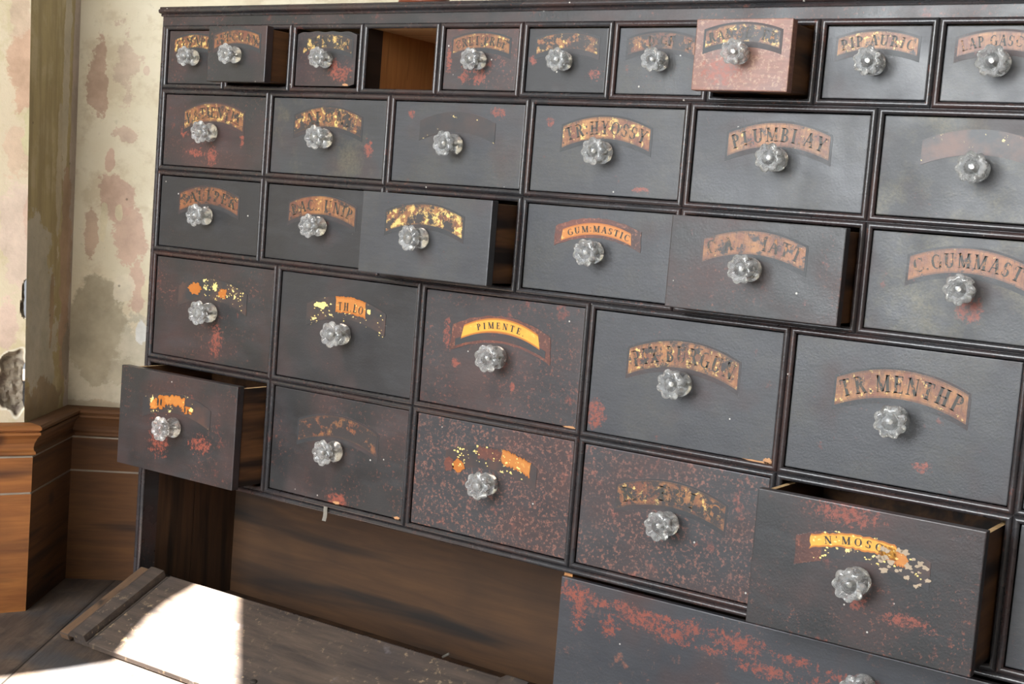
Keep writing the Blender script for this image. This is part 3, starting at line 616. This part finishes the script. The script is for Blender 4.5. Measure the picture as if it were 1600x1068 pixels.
for r, (n, wd, zt, h) in enumerate(ROWS):
    for c in range(n):
        if (r, c) == (0, 3): continue
        D = DR.get((r, c), dict(p='grey', st=('ghost', .2, .3))); op = D.get('op', 0); sm = D.get('sm', 0)
        yf = .0006 - op                          # front plane of the drawer
        hwx = wd / 2 - .0074; hz = h / 2 - .0076
        dx, dz = rd.uniform(-.0003, .0003), rd.uniform(-.0004, .0001)
        bm = bmesh.new()
        if sm:   # loose undersized front with a dipping top edge and broken lower corner
            x0, x1 = -hwx + .0008, hwx - sm; N = 24
            top = [(x0 + (x1 - x0) * i / N, hz - .002 - .0035 * (abs(i / N * 2 - 1) ** 6) + .0006 * math.sin(i)) for i in range(N + 1)]
            loop = [(x0, -hz + .001), (x1 - .010, -hz + .0015), (x1, -hz + .0045)] + top[::-1]
            fr = [bm.verts.new((a, 0, b)) for a, b in loop]; bkv = [bm.verts.new((a, .011, b)) for a, b in loop]
            bm.faces.new(fr); bm.faces.new(bkv[::-1])
            for i in range(len(fr)): bm.faces.new([fr[i], fr[(i + 1) % len(fr)], bkv[(i + 1) % len(fr)], bkv[i]])
        else:
            box(bm, -hwx, hwx, 0, .012, -hz, hz, 0, .0011)
        # worn-through patches of bole or bare wood
        yc = -.00025
        if (r, c) == (3,3): chip(bm, .108, -.066, .006, .0035, 8, 1, yc); chip(bm, .098, -.0685, .020, .0012, 9, 1, yc)
        if (r, c) == (4,1): chip(bm, .006, -.0670, .008, .0025, 6, 1, yc); chip(bm, .106, -.0675, .006, .0025, 15, 1, yc)
        if (r, c) == (3,2): chip(bm, .105, -.0685, .010, .0016, 12, 1, yc)
        if (r, c) == (0,2): chip(bm, .034, -.0325, .006, .002, 25, 1, yc)
        pm_ = PAINT[D['p']]
        if (r, c) in BLOBS: pm_ = paint('black_varnish_scraped_%d' % (r * 13 + c), blobs=BLOBS[(r, c)], **PAINT_ARGS[D['p']])
        ctr = Vector(((c + .5) * wd + dx, yf, Zs(zt - h / 2 + dz)))
        o = part('drawer', bm, [pm_, M_raw], False, ctr)
        o.rotation_euler = (0, rd.uniform(-.0015, .0015), 0 if not op else rd.uniform(-.004, .002))
        if D.get('l'): o['label'] = D['l']
        if op:
            bm = bmesh.new(); t = .0055; L0, L1 = .0118, .170; hb = hz - .003
            box(bm, -hwx + .001, -hwx + .001 + t, L0, L1, -hb, hb - .0005, 0, .0003); box(bm, hwx - .001 - t, hwx - .001, L0, L1, -hb, hb - .0005, 0, .0003)
            box(bm, -hwx + .001 + t, hwx - .001 - t, L1 - t, L1, -hb + .006, hb - .006, 0); box(bm, -hwx + .001 + t, hwx - .001 - t, L0, L1 - t, -hb, -hb + .005, 0)
            for f in bm.faces:
                if f.normal.z > .9 and f.calc_center_median().z > hb - .002: f.material_index = 1
            bm.normal_update()
            for f in bm.faces:
                if abs(f.normal.z) > .9 and f.calc_center_median().z > hb - .002: f.material_index = 1
            build('drawer_box', bm, [W_side, W_light], o, (0, 0, 0))
        ks = .76 if r == 0 else (.88 if r < 3 else .96)
        if (r, c) == (0, 8): ks = .84
        if (r, c) == (0, 9): ks = .88
        knob(o, ks, -.0002, rd.uniform(-.001, .002), rd.uniform(-.002, .0005))
        # name scroll
        hw, zc, za, th = sizes[r]; st = D['st']; bm = bmesh.new(); yl = -.0005; seed = r * 13 + c
        if st[0] == 'gilt':
            band(bm, hw + .0026, zc + .0018, za + .0022, th + .0078, yl + .0002, 2); band(bm, hw, zc, za, th, yl, 0, .0)
            letters(bm, st[3], hw, zc, za, th * .80, th * .60, yl - .00025, 1, .13, width=hw * 1.78, drop=st[4])
            mats = [label_mat('gilt_scroll_%d' % seed, seed, st[1], st[2], st[5]), M_ink2, M_plate]
        elif st[0] == 'ghost':
            band(bm, hw, zc, za, th, yl, 0); mats = [ghost_mat('ghost_scroll_%d' % seed, seed, st[1], st[2])]
        elif st[0] == 'paper':
            if st[1]:
                band(bm, hw * 1.06, zc - .001, za + .001, th * 1.12, yl, 0, .03, rough=.0007, seed=2)
                band(bm, hw * .98, zc - .0175, za - .0195, th * .30, yl - .0002, 4)
                band(bm, hw * .80, zc + .0005, za - .0015, th * .60, yl - .0003, 1, .07)
                letters(bm, st[2], hw * .80, zc + .0005, za - .0015, th * .44, th * .27, yl - .0006, 3, .32, width=hw * 1.0, shift=.000)
                mats = [M_scroll, M_yel, M_org, M_ink, M_plate]
            else:
                band(bm, hw, zc, za, th * .95, yl, 0, .0, rough=.0006, seed=4)
                band(bm, hw * .82, zc - .0035, za - .0055, th * .56, yl - .0003, 2, .03, trim=(-1, .93))
                letters(bm, st[2], hw * .82, zc - .0035, za - .0055, th * .44, th * .31, yl - .0006, 3, .16, width=hw * 1.40, shift=.001)
                mats = [M_scroll, M_yel, M_org, M_ink]
        else:
            k = st[1]; gm = ghost_mat('ghost_scroll_%d' % seed, seed, .35, .25); mats = [gm, M_yel, M_org, M_ink, M_gold, M_scroll]
            band(bm, hw, zc, za, th, yl, 0); q = yl - .0003; rr_ = random.Random(seed)
            def flakes(nf, x0, x1, s0, s1, lo=0., hi=1.):
                for i in range(nf):
                    x = rr_.uniform(x0, x1) * hw; z = arc_z(x, hw, zc, za) - th * rr_.uniform(lo, hi); s = rr_.uniform(s0, s1)
                    chip(bm, x, z, s, s * rr_.uniform(.4, 1), rr_.random(), 4, q - .0001, 9, .6)
            if k == 0:
                chip(bm, -.034, .030, .0155, .0095, 3, 2, q, 30, .35); chip(bm, .020, .028, .011, .009, 6, 2, q, 28, .5); chip(bm, .005, .036, .006, .007, 9, 4, q, 20, .6)
                flakes(46, -.3, .9, .0007, .0022, 0, 1)
            elif k == 1:
                band(bm, hw, zc, za, th * .72, q, 2, 0, (-.26, .50), .0008, 5); chip(bm, -.042, .031, .013, .006, 4, 4, q, 24, .5); chip(bm, .038, .031, .004, .005, 41, 4, q, 16, .6)
                letters(bm, 'TH.LO', hw, zc, za, th * .62, th * .36, q - .0003, 3, .25, width=hw * .62, shift=hw * .12); flakes(40, -.9, 1, .0006, .0018, .2, 1.1)
            elif k == 2:
                band(bm, hw * .75, zc - .003, za - .004, th * .46, q, 2, 0, (-1, .35), .0022, 8); chip(bm, -.030, .028, .013, .010, 44, 2, q - .0001, 26, .4); chip(bm, .022, .024, .014, .006, 45, 2, q - .0001, 26, .45); chip(bm, .03, .026, .005, .004, 46, 4, q - .0002, 16, .5)
                chip(bm, -.035, .028, .002, .006, 47, 3, q - .0003, 12, .3); chip(bm, -.029, .028, .002, .006, 48, 3, q - .0003, 12, .3); chip(bm, .018, .024, .0015, .005, 49, 3, q - .0003, 12, .3); chip(bm, .024, .023, .0015, .004, 50, 3, q - .0003, 12, .3)
                flakes(12, -.8, .5, .0005, .0014, .2, 1.2)
            elif k == 3:
                band(bm, hw, zc, za, th * .62, q, 2, 0, (.25, .86), .0016, 12); band(bm, hw, zc, za - .002, th * .5, q + .0001, 5, 0, (-.3, .3), .002, 14)
                chip(bm, -.046, .014, .011, .009, 5, 2, q, 22, .3); chip(bm, -.060, .013, .008, .010, 7, 5, q, 22, .3); flakes(60, -.85, .7, .0007, .0024, 0, .9)
            else:
                band(bm, hw * 1.02, zc, za, th * 1.1, q + .0001, 5, 0, (-1, -.6), .0006, 3)
                band(bm, hw, zc - .001, za - .002, th * .52, q, 1, 0, (-.80, .50), .0010, 22); band(bm, hw, zc - .004, za - .005, th * .52, q, 2, 0, (.25, .66), .0016, 23)
                letters(bm, "N'MOSC", hw, zc, za, th * .46, th * .28, q - .0003, 3, .35, width=hw * .86, shift=-.010)
                for i in range(26):
                    x = rr_.uniform(.25, 1.0) * hw; z = arc_z(x, hw, zc, za) - th * rr_.uniform(.1, 1.1); s = rr_.uniform(.002, .006); chip(bm, x, z, s, s * .7, rr_.random(), 6, q - .0002, 12, .6)
                flakes(60, -.8, .9, .0006, .0018, 0, 1); mats.append(simple('pale_scraped_wood', (.36, .28, .20), .7))
        build('name_scroll', bm, mats, o, (0, 0, 0))

# ---- cupboard doors (drop fronts) hinged on the plinth
def door_shape(closed, x0, x1, wdt):
    bm = bmesh.new(); t = .009
    if closed: box(bm, x0, x1, 0, t, 0, wdt, 0, .0011)
    else:
        box(bm, x0, x0 + .0180, 0, wdt, -t, .0012, 3, .0012); box(bm, x0 + .0275, x0 + .060, 0.001, wdt - .001, -t, -.003, 1)
        box(bm, x0 + .0605, x1 - .058, 0, wdt, -t, 0, 0, .0009); box(bm, x0 + .0560, x0 + .0608, .0005, wdt - .0005, -.0030, -.0022, 2); box(bm, x1 - .058, x1, 0, wdt, -t, -.001, 1, .0008)  # thin dark strip paints the shade in the groove beside the batten
    return bm
fl_ang = math.atan2(.067, .139); wdt = .1545
fd = part('drop_door', door_shape(False, .0105, .703, wdt), [W_flap, W_bat, M_darkgap, W_strip], False, (0, -.0002, Zs(-.7680)))
for v in fd.data.vertices:      # lay the board down: hinge line at y=0, outer edge on the floor
    y, z = v.co.y, v.co.z; ca, sa = math.cos(fl_ang), math.sin(fl_ang)
    v.co.y = -y * ca - z * sa; v.co.z = -y * sa + z * ca
fd['label'] = 'drop-front door lying open, its sunlit scuffed inner face up'
def batten(xa, xb):
    bm = bmesh.new(); N = 8; L = wdt - .004; rings = []
    for s in (.002, wdt - .002):
        ring = []
        for i in range(N + 1):
            t = i / N; x = xa + (xb - xa) * t; z = .0095 * min(1, t * 3 + .15) - .0012 * t ** 3
            ring.append((x, s, z))
        ring = [(xa, s, -.002)] + ring + [(xb, s, -.002)]; rings.append(ring)
    ca, sa = math.cos(fl_ang), math.sin(fl_ang); tr = lambda p: (p[0], -(p[1] * ca) - p[2] * sa, -p[1] * sa + p[2] * ca)
    A = [bm.verts.new(tr(p)) for p in rings[0]]; B = [bm.verts.new(tr(p)) for p in rings[1]]
    for i in range(len(A)): j = (i + 1) % len(A); bm.faces.new([A[i], A[j], B[j], B[i]])
    bm.faces.new(A); bm.faces.new(B)
    return build('batten', bm, W_bat, fd, (0, 0, 0), True)
batten(.0275, .0625); batten(.640, .682)
# small bolt head in the open door
bm = bmesh.new(); bmesh.ops.create_uvsphere(bm, u_segments=16, v_segments=8, radius=.0055)
ca, sa = math.cos(fl_ang), math.sin(fl_ang); bo = build('screw', bm, M_darkgap, fd, None, True); bo.scale = (1, 1, .5)
bo.location = Vector((.3484, -.112 , -.054)) * U
cdoor = part('drop_door', door_shape(True, .7135, W - .008, .1440), [paint('worn_flap_varnish', blobs=[(.735 + .026 * i + .01 * math.sin(i * 7), .128 - .0022 * i + .010 * math.sin(i * 3.3), .020 + .008 * math.sin(i * 5), .0065 + .003 * math.cos(i * 4), 3.2) for i in range(18)] + [(.74, .112, .008, .02, 3.0), (.78, .10, .010, .010, 3.2)], **PAINT_ARGS['edge']), W_flap], False, (0, -.0035, Zs(-.7720)))
cdoor['label'] = 'closed drop-front door with a worn reddish top edge'
knob(cdoor, .96, -.0002, 1.077, .110)
# latch hanging from the rail above the open cupboard
bm = bmesh.new(); pts = [(0, 0), (.0008, -.004), (.0022, -.008), (.0030, -.012), (.0026, -.0175)]
wv = .0032; A = [bm.verts.new((x - wv, -.0052 - .0012 * i, z)) for i, (x, z) in enumerate(pts)]; B = [bm.verts.new((x + wv, -.0052 - .0012 * i, z)) for i, (x, z) in enumerate(pts)]
for i in range(4): bm.faces.new([A[i], B[i], B[i + 1], A[i + 1]])
bmesh.ops.solidify(bm, geom=bm.faces[:], thickness=.0012); part('latch', bm, M_iron, False, (.3535, 0, Zs(-.6145)))
# turned-over catch staple on the plinth edge
bm = bmesh.new(); box(bm, -.006, .006, -.0016, .0016, 0, .003, 0, .0008); st_ = part('hinge_staple', bm, M_iron, True, (.455, .145, Zs(-.822))); st_.rotation_euler = (.1, -.6, .2)

# ------------------------------------------------------------------ object on top of the cabinet
bm = bmesh.new(); prof = [(0, .0), (.030, .0), (.0315, .002), (.0305, .006), (.034, .016), (.040, .034), (.043, .052), (.041, .070), (.034, .084), (.030, .092), (.033, .098), (.030, .100), (.026, .092), (0, .090)]
rings = [[bm.verts.new((r * math.cos(2 * math.pi * i / 40), r * math.sin(2 * math.pi * i / 40), z)) for i in range(40)] if r else [bm.verts.new((0, 0, z))] for r, z in prof]
for a, b in zip(rings, rings[1:]):
    for i in range(40):
        vs = [a[i % len(a)], a[(i + 1) % len(a)], b[(i + 1) % len(b)], b[i % len(b)]]; u = []
        for v in vs:
            if v not in u: u.append(v)
        if len(u) > 2: bm.faces.new(u)
jar = build('jar', bm, M_pot, None, P3(.428, .028, .0243), True)
tag(jar, 'reddish brown round jar on the cabinet top, only its base showing at the frame edge', 'jar')
